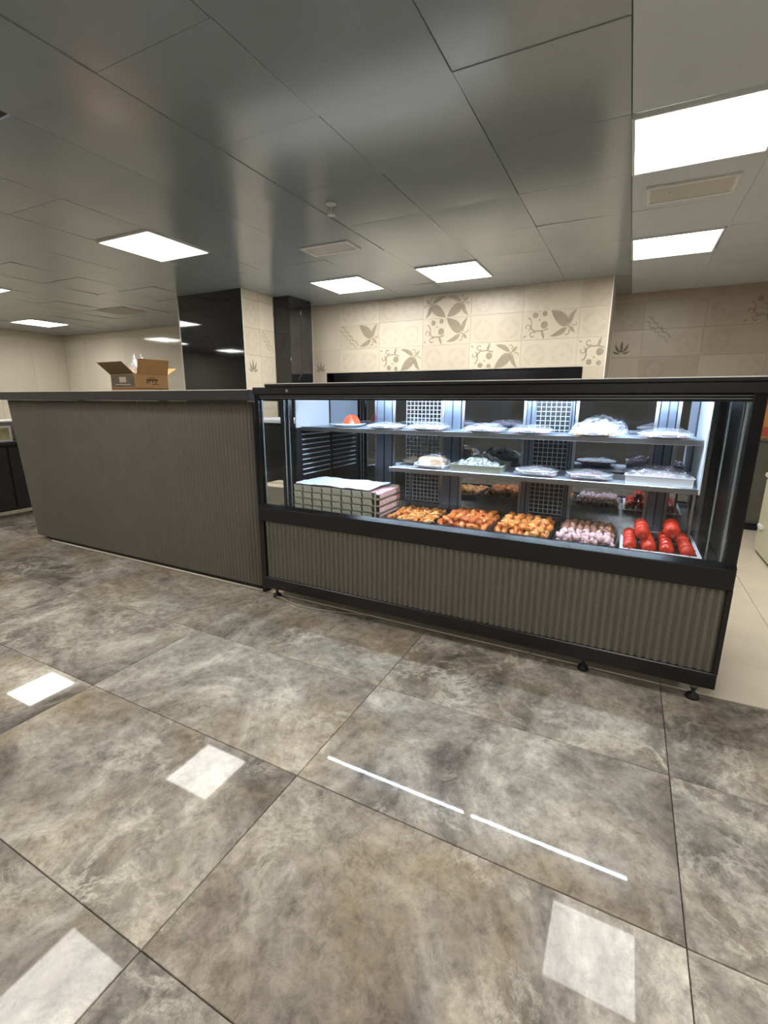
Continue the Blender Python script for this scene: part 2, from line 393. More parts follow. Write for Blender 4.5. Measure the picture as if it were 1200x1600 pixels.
XA = [-10.1, -9.95, -9.35, -8.75, -8.15, -7.55, -6.95, -6.355, -5.73, -5.105, -4.48, -3.85, -3.25, -2.54, -1.94, -1.34, -.735, -.13, .475, 1.08, 1.68, 2.28, 2.88, 3.48, 4.5]
XB = [-10.1, -9.55, -8.95, -8.355, -7.76, -7.16, -6.56, -5.96, -5.36, -4.78, -4.2, -3.66, -3.12, -2.53, -1.94, -1.34, -.735, -.13, .475, 1.08, 1.68, 2.28, 2.88, 3.48, 4.5]
def hits(x0, x1, y0, y1):
    for (a, b, c, d) in LIGHTS.values():
        if a < x1-.08 and b > x0+.08 and c < y1-.08 and d > y0+.08: return True
cache = {}; pc = 0
for j in range(len(YR)-1):
    y1, y0 = YR[j], YR[j+1]
    xs = XA if y1 < 4.3 else XB
    for i in range(len(xs)-1):
        x0, x1 = xs[i], xs[i+1]
        if hits(x0, x1, y0, y1): continue
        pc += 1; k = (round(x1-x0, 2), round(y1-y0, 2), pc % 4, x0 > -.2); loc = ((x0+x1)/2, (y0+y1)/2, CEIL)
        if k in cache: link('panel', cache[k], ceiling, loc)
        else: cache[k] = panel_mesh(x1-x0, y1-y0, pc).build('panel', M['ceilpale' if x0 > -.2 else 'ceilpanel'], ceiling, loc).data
mb = MB()
ys = [.78-.6*k for k in range(10)]
for j in range(len(ys)-1):
    for i in range(len(XA)-1):
        if not hits(XA[i], XA[i+1], ys[j+1], ys[j]):
            mb.box(XA[i]+.004, XA[i+1]-.004, ys[j+1]+.004, ys[j]-.004, CEIL, CEIL+.011)
tag(mb.build('panel_field', M['ceilpanel'], ceiling), kind='stuff')
LL = {'a': 'large bright square LED panel nearest, above the right end of the display case',
      'b': 'white LED panel beyond the right vent, above the right passage',
      'c': 'LED panel near the patterned wall, right one of the pair above it',
      'd': 'LED panel near the patterned wall, left one of the pair above it',
      'e': 'large LED panel above the bar counter, left of the black marble column',
      'f': 'LED panel cut by the left frame edge, nearer than its neighbour',
      'g': 'distant LED panel at far left, close to the cream back wall'}
for k, a in zip('hijk lmno pqrs'.split(), ('in the partly added row just overhead, above the frame', 'added for fill light in the second row behind the viewer', 'added for fill light in the third row behind the viewer')):
    for c_, b_ in zip(k, ('second from the left', 'second from the right', 'leftmost', 'rightmost')): LL[c_] = 'square LED ceiling panel %s, %s' % (a, b_)
LL.update(t='added fill LED panel left of the frame, third along the row over the bar counter', u='added fill LED panel in the row just overhead, farthest left outside the frame', v='added fill LED panel in the second row behind the viewer, farthest left outside the frame')
fm = MB(); W = .59
for (x0, x1, y0, y1) in ((0, W, 0, .014), (0, W, W-.014, W), (0, .014, .014, W-.014), (W-.014, W, .014, W-.014)):
    fm.box(x0-W/2, x1-W/2, y0-W/2, y1-W/2, -.012, .008)
proto = None
for k, (x0, x1, y0, y1) in LIGHTS.items():
    loc = ((x0+x1)/2, (y0+y1)/2, CEIL)
    if proto is None:
        proto = thing('led_panel_light', LL[k], 'ceiling light', loc, 0, 'square LED ceiling panels')
        fm.build('frame', M['white'], proto)
        MB().box(-.281, .281, -.281, .281, -.006, .006).build('diffuser', M['led'], proto)
    else:
        lb = LL.get(k, 'added square LED ceiling panel above the open floor behind the viewer')
        dup(proto, None, loc, 0, lb)
def vent(label, x0, x1, y0, y1, spot):
    t = thing('ceiling_vent', label, 'vent', ((x0+x1)/2, (y0+y1)/2, CEIL), 0, 'ceiling vents')
    hx, hy = (x1-x0)/2, (y1-y0)/2; f = MB(); b = .024
    for q in ((-hx, hx, -hy, -hy+b), (-hx, hx, hy-b, hy), (-hx, -hx+b, -hy+b, hy-b), (hx-b, hx, -hy+b, hy-b)): f.bbox(*q, -.014, .002, .003)
    f.build('frame', M['white'], t)
    MB().box(-hx+b, hx-b, -hy+b, hy-b, -.004, .002).build('backing', M['ventmetal'], t)
    n = 9; sl = None
    for k in range(n):
        y = -hy+b+(2*hy-2*b)*(k+.5)/n
        if sl is None:
            sm_ = MB(); sm_.add([(-hx+b, -.009, -.005), (hx-b, -.009, -.005), (hx-b, .007, -.011), (-hx+b, .007, -.011), (-hx+b, -.009, -.004), (hx-b, -.009, -.004), (hx-b, .007, -.010), (-hx+b, .007, -.010)],
                    [(0, 3, 2, 1), (4, 5, 6, 7), (0, 1, 5, 4), (1, 2, 6, 5), (2, 3, 7, 6), (3, 0, 4, 7)])
            sl = sm_.build('slat', M['ventmetal'], t, (0, y, 0))
        else: link('slat', sl.data, t, (0, y, 0))
    if spot: MB().lathe([(0, -.018), (.008, -.016), (.008, -.010)], 10, (-hx*.45, -.02, 0)).build('latch', M['white'], t)
vent('small white-framed ceiling vent above the left end of the display case', -2.53, -2.08, 3.41, 3.64, False)
vent('white-framed ceiling vent between the two LED panels at right', -.055, .40, 3.41, 3.68, True)
off = thing('access_panel', 'faint pale unlit ceiling panel left of the black column', 'ceiling panel', (-6.46, 4.57, CEIL))
MB().bbox(-.3, .3, -.22, .22, -.006, .004, .003).build('cover', simple('pale_grey_cover', (140, 136, 124), .4), off)
def sprinkler(x, y, label):
    t = thing('sprinkler_head', label, 'sprinkler', (x, y, CEIL), 0, 'ceiling sprinkler heads')
    MB().lathe([(0, -.001), (.034, -.001), (.034, -.006), (.02, -.013), (.012, -.016), (0, -.016)], 20).build('escutcheon', M['white'], t)
    MB().tube([(0, 0, -.014), (0, 0, -.05)], .006).build('stem', M['white'], t)
    f = MB()
    for sg in (-1, 1): f.tube([(sg*.01, 0, -.014), (sg*.018, 0, -.03), (sg*.012, 0, -.052), (0, 0, -.062)], .0035, 6)
    f.build('yoke', M['white'], t)
    MB().lathe([(0, -.060), (.024, -.060), (.026, -.064), (.022, -.068), (0, -.068)], 18).build('deflector', M['white'], t)
sprinkler(-1.81, 2.79, 'white sprinkler head on the ceiling above the left part of the case')
sprinkler(-2.075, 1.09, 'white sprinkler head cut by the upper left frame edge')

# ------------------------------------------------------------------ walls
def wall_tiles(parent, xs, zs, y, mat, gap=.001, skip=None):
    cache = {}
    for i in range(len(xs)-1):
        for j in range(len(zs)-1):
            x0, x1, z0, z1 = xs[i], xs[i+1], zs[j], zs[j+1]
            if skip and skip(x0, x1, z0, z1): continue
            k = (round(x1-x0, 3), round(z1-z0, 3)); loc = ((x0+x1)/2, y, (z0+z1)/2)
            if k not in cache:
                cache[k] = MB().bbox(-(x1-x0)/2+gap, (x1-x0)/2-gap, -.008, 0, -(z1-z0)/2+gap, (z1-z0)/2-gap, .0012).build('tile', mat, parent, loc).data
            else: link('tile', cache[k], parent, loc)
# printed motifs (thin ink outlines on the tile faces)
def leaf(a, b, wd, skew=.0, n=7):
    ax, az = a; bx, bz = b; dx, dz = bx-ax, bz-az; L = math.hypot(dx, dz); nx, nz = -dz/L, dx/L; P = []; Q = []
    for i in range(n+1):
        t = i/n; w_ = wd*(math.sin(math.pi*t**.75)**.8 if 0 < t < 1 else 0); c = skew*math.sin(math.pi*t)
        P.append((ax+dx*t+nx*(c+w_), az+dz*t+nz*(c+w_)))
        Q.append((ax+dx*t+nx*(c-w_), az+dz*t+nz*(c-w_)))
    return P+Q[-2:0:-1]
def circ(x, z, r, n=14): return [(x+r*math.cos(2*math.pi*i/n), z+r*math.sin(2*math.pi*i/n)) for i in range(n)]
def strokes(pts, wd):
    out = []
    for i in range(len(pts)-1):
        (ax, az), (bx, bz) = pts[i], pts[i+1]; L = math.hypot(bx-ax, bz-az) or 1; nx, nz = -(bz-az)/L*wd, (bx-ax)/L*wd
        out.append([(ax+nx, az+nz), (bx+nx, bz+nz), (bx-nx, bz-nz), (ax-nx, az-nz)])
    return out
def spiral(x, z, r0, r1, a0, a1, n=12): return [(x+(r0+(r1-r0)*i/n)*math.cos(a0+(a1-a0)*i/n), z+(r0+(r1-r0)*i/n)*math.sin(a0+(a1-a0)*i/n)) for i in range(n+1)]
SCROLL = [circ(.46, .84, .10), circ(.80, .88, .09), circ(.80, .50, .13), circ(.62, .68, .035)]
SCROLL += strokes(spiral(.2, .45, .12, .05, -1.2, 4.2), .022)+strokes(spiral(.4, .17, .12, .05, .6, 6.2), .022)
SCROLL += strokes([(.2, .78), (.3, .72), (.34, .6), (.33, .42), (.42, .32), (.6, .3), (.75, .3), (.95, .36)], .026)+[leaf((.72, .3), (.82, .0), .05), leaf((.05, .1), (.17, .16), .04)]
FLEUR = [leaf((.62, .42), (.02, .98), .19, -.03), leaf((.66, .44), (.9, .98), .08, .06), leaf((.60, .38), (.02, .1), .09, .05),
         leaf((.68, .40), (.88, .18), .06)]+strokes(spiral(.86, .5, .09, .05, 3.6, 6.9), .02)+strokes(spiral(.6, .2, .1, .06, 1.0, -2.2), .02)+[circ(.65, .41, .035)]
STEP = strokes([(.1, .95), (.25, .9), (.32, .72), (.45, .72), (.47, .55), (.62, .55), (.64, .38), (.8, .36), (.95, .15)], .025)+strokes([(.02, .8), (.16, .76), (.22, .56), (.36, .56), (.38, .4), (.52, .4), (.54, .24), (.7, .22), (.85, .04)], .018)
FLOWER = [leaf((.5, .15), (.5, .85), .08), leaf((.46, .18), (.15, .7), .07, .06), leaf((.54, .18), (.85, .7), .07, -.06), leaf((.44, .12), (.02, .3), .06, .04), leaf((.56, .12), (.98, .3), .06, -.04)]
SOFT = [leaf((.1, .5), (.5, .95), .1, .06), leaf((.9, .5), (.5, .05), .1, .06), leaf((.1, .45), (.5, .05), .07, -.05), leaf((.9, .55), (.5, .95), .07, -.05), circ(.5, .5, .1)]
def motif(parent, polys, x0, z0, w_, h, y, mat, flipz=False, flipx=False, along='x'):
    mb = MB()
    for p in polys:
        q = [((1-u if flipx else u)*w_, (1-v if flipz else v)*h) for u, v in p]
        mb.poly(q, .0006)
    o = mb.build('printed_motif', mat, parent, (x0, y, z0))
    if along == 'y': o.rotation_euler = (0, 0, math.pi/2)
    return o

# left-hand cream tiled walls
wb = struct(MB().box(-10.1, -3.9, 5.83, 5.95, 0, CEIL+.012).build('wall_back', M['plaster']))
wall_tiles(wb, [-10.1+.6*k for k in range(11)]+[-3.9], [0, 1.2, 2.4, CEIL], 5.83, M['cream'])
wl = struct(MB().box(-10.3, -10.1, -5, 5.95, 0, CEIL+.012).build('wall_left', M['plaster']))
c0 = None
for i in range(7):
    for (z0, z1) in ((0, 1.2), (1.2, 2.4)):
        loc = (-10.1, 1.9+.6*i, (z0+z1)/2)
        if c0 is None: c0 = MB().bbox(0, .008, -.2985, .2985, -.5985, .5985, .0012).build('tile', M['cream'], wl, loc).data
        else: link('tile', c0, wl, loc)
wf = struct(MB().box(-10.3, 4.6, -5.2, -5, 0, CEIL+.012).build('wall_front', M['frontwall']))
wr = struct(MB().box(4.5, 4.7, -5, 6.6, 0, CEIL+.012).build('wall_right', M['plaster']))
# tiled block with the black grill niche
BX0, BX1, BY = -3.90, -.285, 5.50
NX0, NX1, NZ0, NZ1 = -3.69, -.49, .80, 1.655
wc = MB()
wc.box(BX0, NX0, BY+.008, 6.45, 0, CEIL+.012); wc.box(NX1, BX1, BY+.008, 6.45, 0, CEIL+.012)
wc.box(NX0, NX1, BY+.008, 6.45, NZ1, CEIL+.012); wc.box(NX0, NX1, BY+.008, 6.45, 0, NZ0); wc.box(NX0, NX1, 6.2, 6.45, NZ0, NZ1)
wcen = struct(wc.build('wall_center', M['plaster']))
cx = [BX0, -3.47, -2.89, -2.305, -1.72, -1.14, -.565, BX1]; cz = [0, .48, .76, 1.06, 1.36, 1.65, 1.94, 2.235, CEIL]
def inn(x0, x1, z0, z1): return z0 > .7 and z1 < 1.66 and x0 > -3.6 and x1 < -.5
for k, (za, zb_) in enumerate(zip(cz[:-1], cz[1:])):
    for i in range(len(cx)-1):
        x0, x1 = cx[i], cx[i+1]
        if za >= .76 and zb_ <= 1.66:                      # beside the niche only
            x0, x1 = max(x0, BX0), x1
            if i == 0: x1 = NX0
            elif i == len(cx)-2: x0 = NX1
            else: continue
        MB().bbox(x0+.0008, x1-.0008, -.008, 0, za+.0008, zb_-.0008, .0008).build('tile', M['tile'], wcen, (0, BY+.008, 0))
Y = BY-.0002
def pair(x0, x1, z0, z1, A, B, fz=False, fx=False):
    w2 = (x1-x0)/2
    if A: motif(wcen, A, x0, z0, w2, z1-z0, Y, M['motif'], fz, fx)
    if B: motif(wcen, B, x0+w2, z0, w2, z1-z0, Y, M['motif'], fz, fx)
pair(-3.47, -2.89, 1.94, 2.235, STEP, FLEUR); pair(-2.305, -1.72, 1.94, 2.235, SCROLL, FLEUR); pair(-1.14, -.565, 1.94, 2.235, SCROLL, FLEUR)
pair(-2.89, -2.305, 1.65, 1.94, SCROLL, FLEUR, True); pair(-1.72, -1.14, 1.65, 1.94, SCROLL, FLEUR, True); motif(wcen, SCROLL, -.565, 1.65, .28, .29, Y, M['motif'], True)
w2 = .2925
motif(wcen, FLEUR, -2.305, 2.235, w2, .26, Y, M['motif'], True, True); motif(wcen, FLEUR, -2.305+w2, 2.235, w2, .26, Y, M['motif'], True)
motif(wcen, SCROLL, -1.14, 2.235, w2, .26, Y, inkmat('faint_ink', (.95, .945, .94)), True)
faint = inkmat('faint_print_ink', (.945, .94, .935))
for (x0, z0) in ((-2.89, 1.94), (-1.72, 1.94), (-3.47, 1.65), (-2.305, 1.65), (-1.14, 1.65), (-3.47, 2.235), (-2.89, 2.235), (-1.72, 2.235), (-.565, 1.94), (-.565, 2.235)):
    motif(wcen, SOFT, x0+.01, z0+.01, .27, .25, Y, faint)
    if x0 != -.565: motif(wcen, SOFT, x0+.3, z0+.01, .27, .25, Y, faint, True)
motif(wcen, FLOWER, -3.86, 1.66, .16, .17, Y, M['flower'])
struct(MB().box(BX0-.008, BX0+.002, BY-.004, BY+.012, 0, CEIL).build('trim_1', M['trim']))
struct(MB().box(BX1-.002, BX1+.010, BY-.004, BY+.012, 0, CEIL).build('trim_2', M['trim']))
nm = thing('grill_niche', 'black metal grill niche recessed in the patterned tile wall', 'grill', (0, BY, 0))
f = MB(); f.box(NX0+.002, NX1-.002, .62, .68, NZ0+.002, NZ1-.002); f.box(NX0+.002, NX0+.012, .0, .62, NZ0+.002, NZ1-.002); f.box(NX1-.012, NX1-.002, 0, .62, NZ0+.002, NZ1-.002); f.box(NX0+.012, NX1-.012, 0, .62, NZ1-.012, NZ1-.002); f.box(NX0+.012, NX1-.012, 0, .62, NZ0+.002, NZ0+.02)
f.build('lining', M['black'], nm)
MB().bbox(NX0+.12, NX1-.014, -.02, .10, 1.25, NZ1-.02, .004).build('hood_panel', M['blackgloss'], nm)
f = MB()
for q in ((NX0+.002, NX1-.002, NZ1-.010, NZ1-.002), (NX0+.002, NX1-.002, NZ0+.002, NZ0+.012)): f.box(q[0], q[1], -.006, 0, q[2], q[3])
f.build('edge_strip', M['darksteel'], nm)
# right-hand rear wall of the passage
wp = struct(MB().box(BX1, 4.6, 6.45, 6.6, 0, CEIL+.012).build('wall_passage', M['plaster']))
rx = [BX1+.01, .03, .62, 1.21, 1.80, 2.39, 2.98, 3.57, 4.5]; rz_ = [0, .3, .6, .9, 1.2, 1.5, 1.8, 2.1, 2.4, CEIL]
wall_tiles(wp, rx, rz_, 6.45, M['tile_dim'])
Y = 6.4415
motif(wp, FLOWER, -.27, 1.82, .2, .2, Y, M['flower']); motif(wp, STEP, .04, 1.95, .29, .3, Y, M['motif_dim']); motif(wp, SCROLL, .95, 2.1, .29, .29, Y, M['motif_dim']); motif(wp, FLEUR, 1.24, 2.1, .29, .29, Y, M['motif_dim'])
for (a, b_) in ((.06, 1.52), (.35, 1.8), (.64, 1.82), (.95, 1.52), (.64, 2.12), (-.25, 2.12)): motif(wp, SOFT, a, b_, .26, .26, Y, faint)

# ------------------------------------------------------------------ columns
col = thing('tiled_column', 'glossy black marble column with a patterned beige tile side', 'column', (-4.45, 4.25, 0))
x0, x1 = -.51, .50
MB().box(x0, x1-.01, .012, .52, 0, CEIL).build('core', M['plaster'], col)
for (za, zb_) in ((0, 1.2), (1.2, CEIL-.001)):
    MB().bbox(x0, x1-.006, 0, .012, za+.001, zb_-.001, .001).build('marble_slab', M['bmarble'], col)
zs = [0, .3, .6, .9, 1.2, 1.5, 1.8, 2.1, 2.4, CEIL-.001]
for a, b_ in zip(zs[:-1], zs[1:]):
    for (ya, yb_) in ((.004, .26), (.26, .52)):
        MB().bbox(x1-.01, x1, ya+.001, yb_-.001, a+.001, b_-.001, .001).build('tile', M['tile'], col)
MB().box(x1-.006, x1+.002, -.004, .004, 0, CEIL-.001).build('edge_strip', M['trim'], col)
MB().box(x0-.006, x0+.002, -.004, .004, 0, CEIL-.001).build('edge_strip', M['trim'], col)
for (pol, y0, z0, s_) in ((STEP, .28, 1.83, .22), (FLOWER, .04, 1.6, .16), (SOFT, .28, 1.55, .22), (SOFT, .02, 2.12, .22), (SOFT, .02, 1.83, .22)):
    o = motif(col, pol, x1+.0002, z0, s_, s_*1.2, y0, M['flower'] if pol is FLOWER else faint if pol is SOFT else M['motif'], along='y')
c2 = thing('black_column', 'narrow dark marble column between the tiled column and the patterned wall', 'column', (-3.75, 4.78, 0))
MB().box(-.19, .02, .012, .44, 0, CEIL-.001).build('core', M['black'], c2)
MB().bbox(-.2, .03, 0, .012, 0, CEIL-.001, .002).build('marble_slab', M['bmarble'], c2)
for k in range(2): MB().bbox(.02, .03, .014+.215*k, .226+.215*k, 0, CEIL-.001, .001).build('side_slab', M['bmarble'], c2)

# ------------------------------------------------------------------ bar counter
def flutes(x0, x1, z0, z1, y, pitch, depth=.007, shear=0):
    n = int(round((x1-x0)/pitch)); p = (x1-x0)/n; mb = MB(); row = []
    for i in range(n):
        for (t, d) in ((0, 0), (.12, .3), (.25, .75), (.5, 1), (.75, .75), (.88, .3)): row.append((x0+(i+t)*p, y-d*depth))
    row.append((x1, y)); vs = []
    for (x, yy) in row:
        k = shear*(1-(x-x0)/(x1-x0)); vs.append((x+k, yy, z0)); vs.append((x, yy, z1))
    mb.add(vs, [(2*i, 2*i+2, 2*i+3, 2*i+1) for i in range(len(row)-1)], 0, True)
    return mb
bc = thing('bar_counter', 'long bar counter clad in grey-brown fluted panelling', 'counter', (-3.6, 2.35, 0))
MB().add([(-1.36, .012, .03), (1.46, .012, .03), (1.46, .012, 1.29), (-1.49, .012, 1.29), (-1.36, .055, .03), (1.46, .055, .03), (1.46, .055, 1.29), (-1.49, .055, 1.29)],
         [(0, 1, 2, 3), (5, 4, 7, 6), (1, 5, 6, 2), (4, 0, 3, 7), (3, 2, 6, 7), (4, 5, 1, 0)]).build('carcass', simple('grey_brown_board', (84, 78, 66), .5), bc)
flutes(-1.49, 1.46, .03, 1.29, .012, .032, .011, .13).build('fluted_panel', M['flute'], bc)
MB().box(-1.25, 1.42, .02, .05, 0, .03).build('toe_kick', M['rubber'], bc)
for x_ in (-1.3, -.1, .75): MB().bbox(x_-.025, x_+.025, .54, .59, 0, 1.29, .003).build('leg', M['black'], bc)
MB().bbox(1.46, 1.48, -.02, .055, .0, 1.29, .002).build('end_panel', M['black'], bc)
wt = MB().bbox(-5.62, -2.105, 2.27, 2.98, 1.292, 1.362, .006).build('worktop', M['worktop'])
MB().box(-5.61, -2.11, 2.267, 2.2765, 1.3585, 1.3632).build('edge_strip', M['trim'], wt)  # pale strip added to paint the highlight along the slab's top edge
tag(wt, 'dark grey slab worktop lying along the bar counter', 'worktop')
# open carton on the worktop
ct = thing('cardboard_box', 'open printed cardboard carton on the bar counter worktop', 'box', (-3.62, 2.65, 1.362))
b = MB(); t = .004; h = .135
b.box(-.15, .15, -.15, .15, 0, t); b.box(-.15, .15, -.15, -.15+t, t, h); b.box(-.15, .15, .15-t, .15, t, h)
b.box(-.15, -.15+t, -.15+t, .15-t, t, h); b.box(.15-t, .15, -.15+t, .15-t, t, h)
b.build('body', M['kraft'], ct)
def flap(p, q, d, mats):
    p, q, d = Vector(p), Vector(q), Vector(d); n_ = (q-p).cross(d).normalized()*.003
    MB().add([p, q, q+d, p+d, p+n_, q+n_, q+d+n_, p+d+n_], [(0, 1, 2, 3), (4, 7, 6, 5), (0, 4, 5, 1), (1, 5, 6, 2), (2, 6, 7, 3), (3, 7, 4, 0)]).build('flap', mats, ct)
flap((-.15, -.15, h), (.15, -.15, h), (0, -.10, .085), M['kraftdark']); flap((.15, -.13, h), (.15, .15, h), (.03, 0, .115), M['kraft'])
flap((.15, .15, h), (-.15, .15, h), (0, .10, .06), M['kraft']); flap((-.15, .15, h), (-.15, -.15, h), (-.09, 0, .06), M['kraft'])
f = MB().box(-.142, .142, -.1508, -.15, .034, .128); pr = f.build('printed_face', M['printgrey'], ct)
f = MB().box(-.04, .04, -.1515, -.1508, .07, .112); f.box(-.09, .09, -.1515, -.1508, .05, .056); f.build('print_mark', simple('pale_print', (196, 178, 150), .7), ct)
f = MB()
for (ya, yb_, za, zb_) in ((-.05, .055, .085, .098), (-.05, -.04, .06, .085), (-.03, -.02, .068, .085), (0, .01, .072, .085), (.03, .038, .065, .085), (-.03, .03, .105, .110), (.0, .06, .055, .06), (-.149, .149, .022, .027)):
    f.box(.15, .1508, ya, yb_, za, zb_)
f.build('print_mark', M['ink'], ct)
f = MB().box(-.149, .149, -.1508, -.15, .02, .026); f.build('print_line', M['ink'], ct)
def crumple(name, parent, rx_, ry_, h_, loc, mat, seed, n=14, rough=.35):
    r = Vector((seed*3.7, seed*1.3, 0)); mb = MB()
    def fz(x, y):
        q = max(0, 1-(abs(x)/rx_)**2.6)*max(0, 1-(abs(y)/ry_)**2.6)
        return h_*q**.6*(1-rough+rough*1.6*(noise.noise(Vector((x*28, y*28, 0))+r)+.5))
    mb.grid(-rx_, rx_, -ry_, ry_, n, n, fz)
    return mb.build(name, mat, parent, loc)
bag = crumple('plastic_bag', None, .13, .12, .24, (-3.6, 2.66, 1.37), M['filmheavy'], 3)
tag(bag, 'crumpled clear plastic bag sticking out of the open carton', 'plastic bag')

# ------------------------------------------------------------------ display case
CX0, CX1, CY0, CY1 = -2.05, .455, 2.24, 3.02
BYK = 2.95
dc = thing('display_case', 'long black refrigerated glass display case with fluted front', 'display case', (0, 0, 0))
P = lambda name, mb, mat: mb.build(name, mat, dc)
f = MB()          # base body with ledge band, plinth band and stiles
f.bbox(CX0, CX1, CY0, CY0+.05, .545, .638, .004); f.bbox(CX0, CX1, CY0, CY0+.05, .09, .165, .004)
f.box(CX0, CX0+.035, CY0, CY0+.05, .165, .545); f.box(CX1-.018, CX1, CY0, CY0+.05, .165, .545)
f.box(CX0, CX0+.03, CY0+.05, CY1, .09, .60); f.box(CX1-.03, CX1, CY0+.05, CY1, .09, .60); f.box(CX0+.03, CX1-.03, CY1-.03, CY1, .09, .6)
f.box(CX0+.03, CX1-.03, CY0+.05, CY1-.03, .09, .12)
P('base_frame', f, M['black'])
f = flutes(CX0+.035, CX1-.018, .165, .545, CY0+.022, .0325, .013); P('fluted_panel', f, M['flute'])
P('deck', MB().box(CX0+.03, CX1-.03, CY0+.05, CY1-.03, .60, .62), M['steel'])
f = MB().add([(CX0, CY0, .638), (CX1, CY0, .638), (CX1, CY0+.03, .655), (CX0, CY0+.03, .655), (CX0, CY0+.05, .638), (CX1, CY0+.05, .638)], [(0, 1, 2, 3), (3, 2, 5, 4), (1, 5, 2), (0, 3, 4)])
P('ledge', f, M['blackgloss'])
def post(x0, x1, y0, y1): P('post', MB().bbox(x0, x1, y0, y1, .6, 1.348, .003), M['blackgloss'])
post(CX0, CX0+.028, CY0+.02, CY0+.06); post(CX1-.045, CX1, CY0+.02, CY0+.06)
post(CX0, CX0+.03, CY1-.06, CY1); post(CX1-.03, CX1, CY1-.06, CY1)
P('top_fascia', MB().bbox(CX0-.005, CX1+.008, CY0+.01, CY0+.075, 1.332, 1.374, .004), M['black'])
P('top_plate', MB().bbox(CX0-.02, CX1+.025, CY0+.06, CY1+.06, 1.35, 1.37, .003), M['black'])
P('top_lid', MB().bbox(-1.96, CX1+.005, CY0+.012, CY1-.02, 1.3745, 1.394, .003), M['black'])
P('lid_edge', MB().box(-1.96, CX1+.005, CY0+.009, CY0+.012, 1.391, 1.395), M['trim'])
f = MB(); f.bbox(CX0+.03, CX1-.045, CY0+.022, CY0+.034, 1.321, 1.327, .002); f.bbox(CX0+.03, CX1-.045, CY0+.026, CY0+.036, 1.309, 1.315, .002); P('glass_rail', f, M['alu'])
P('rail_backing', MB().box(CX0+.03, CX1-.045, CY0+.0365, CY0+.046, 1.300, 1.34), M['black'])
P('front_glass', MB().box(CX0+.03, CX1-.047, CY0+.034, CY0+.042, .642, 1.312), M['glass'])
for (x, y0) in ((CX0+.012, CY0+.062), (CX1-.02, CY0+.062)):
    P('side_glass', MB().box(x, x+.008, y0, CY1-.062, .60, 1.33), M['glass'])
for x in (CX0+.032, CX1-.056): P('glass_edge', MB().box(x, x+.006, CY0+.044, CY0+.052, .61, 1.31), M['glassedge'])
for (x, y) in ((-1.973, 2.435), (-1.973, 2.48), (CX1-.07, CY0+.30)): P('glass_edge', MB().box(x, x+.006, y, y+.008, .61, 1.31), M['glassedge'])
P('inner_jamb', MB().bbox(.427, .4335, 2.50, 2.925, .605, 1.345, .002), M['darksteel'])
P('inner_jamb', MB().bbox(-1.988, -1.976, 2.42, 2.545, .605, 1.345, .002), M['blackgloss'])
P('rear_corner', MB().bbox(.402, .434, BYK-.02, BYK+.02, .605, 1.345, .002), M['darksteel'])
P('rear_corner', MB().bbox(-2.028, -1.992, BYK-.02, BYK+.02, .605, 1.345, .002), M['darksteel'])
P('bottom_rail', MB().bbox(CX0+.03, CX1-.045, CY0+.044, CY0+.056, .6205, .640, .002), M['alu'])
# shelves
SY0, SY1 = 2.55, 2.915
def shelf(x0, x1, z, SY0):
    o = MB().bbox(x0, x1, SY0, SY1, z-.016, z, .002).build('shelf', M['shelf'], dc)
    MB().bbox(x0, x1, SY0-.008, SY0-.0005, z-.024, z+.003, .002).build('shelf_lip', M['alu'], o)
shelf(-1.955, .318, 1.125, 2.60); shelf(-1.27, .318, .905, 2.55)
P('shelf_end_panel', MB().bbox(.319, .328, SY0-.004, SY1, .88, 1.33, .002), M['whitemetal'])
P('shelf_end_panel', MB().bbox(-1.968, -1.959, SY0-.004, SY1+.025, 1.12, 1.33, .002), M['whitemetal'])
P('louvre_backing', MB().bbox(-1.968, -1.959, SY0-.004, SY1+.025, .62, 1.118, .002), M['darksteel'])
P('shelf_leg', MB().bbox(-1.285, -1.275, SY1-.03, SY1-.01, .60, .89, .002), M['alu'])
P('shelf_leg', MB().bbox(.305, .317, SY0+.01, SY0+.03, .60, .88, .002), M['alu'])
# left end louvre
for k in range(9):
    MB().box(-1.958, -1.950, 2.60, 2.93, .80+.034*k, .806+.034*k).build('louvre_slat', M['whitemetal'], dc)
# rear: mirror-like sliding doors, posts and wire grilles
def door(x0, x1):
    d = MB().box(x0, x1, BYK, BYK+.008, .61, 1.33).build('sliding_door', M['mirror'], dc)
    for (a, b_) in ((x0, x0+.016), (x1-.016, x1)): MB().box(a, b_, BYK-.006, BYK, .61, 1.33).build('door_stile', M['alu'], d)
door(-1.99, -1.565); door(-1.44, -1.07); door(-.95, -.55); door(-.275, .14); door(.225, .40)
for (a, b_) in ((-1.56, -1.445), (-1.065, -.955), (-.545, -.495), (-.305, -.28), (.145, .22)):
    o = MB().bbox(a, b_, BYK-.014, BYK+.02, .60, 1.34, .002).build('rear_post', M['postmetal'], dc)
    MB().box((a+b_)/2-.004, (a+b_)/2+.004, BYK-.017, BYK-.0145, .62, 1.32).build('slot_rail', M['darksteel'], o)
def grille(x0, x1, y):
    nx = max(3, int((x1-x0)/.026)); f = MB()
    for i in range(nx+1):
        x = x0+(x1-x0)*i/nx; f.box(x-.002, x+.002, y, y+.003, .63, 1.32)
    nz = 26
    for k in range(nz+1):
        z = .63+.69*k/nz; f.box(x0, x1, y-.0035, y, z-.002, z+.002)
    P('wire_grille', f, M['wire'])
grille(-1.335, -1.09, BYK-.012); grille(-.495, -.30, BYK-.004)
P('grille_backing', MB().box(-.495, -.305, BYK+.004, BYK+.012, .61, 1.33), M['black'])
P('back_panel', MB().box(CX0+.03, CX1-.03, BYK+.022, BYK+.03, .6, 1.34), M['black'])
P('ceiling_liner', MB().box(CX0+.03, CX1-.03, 2.58, BYK+.02, 1.335, 1.349), M['whitemetal'])
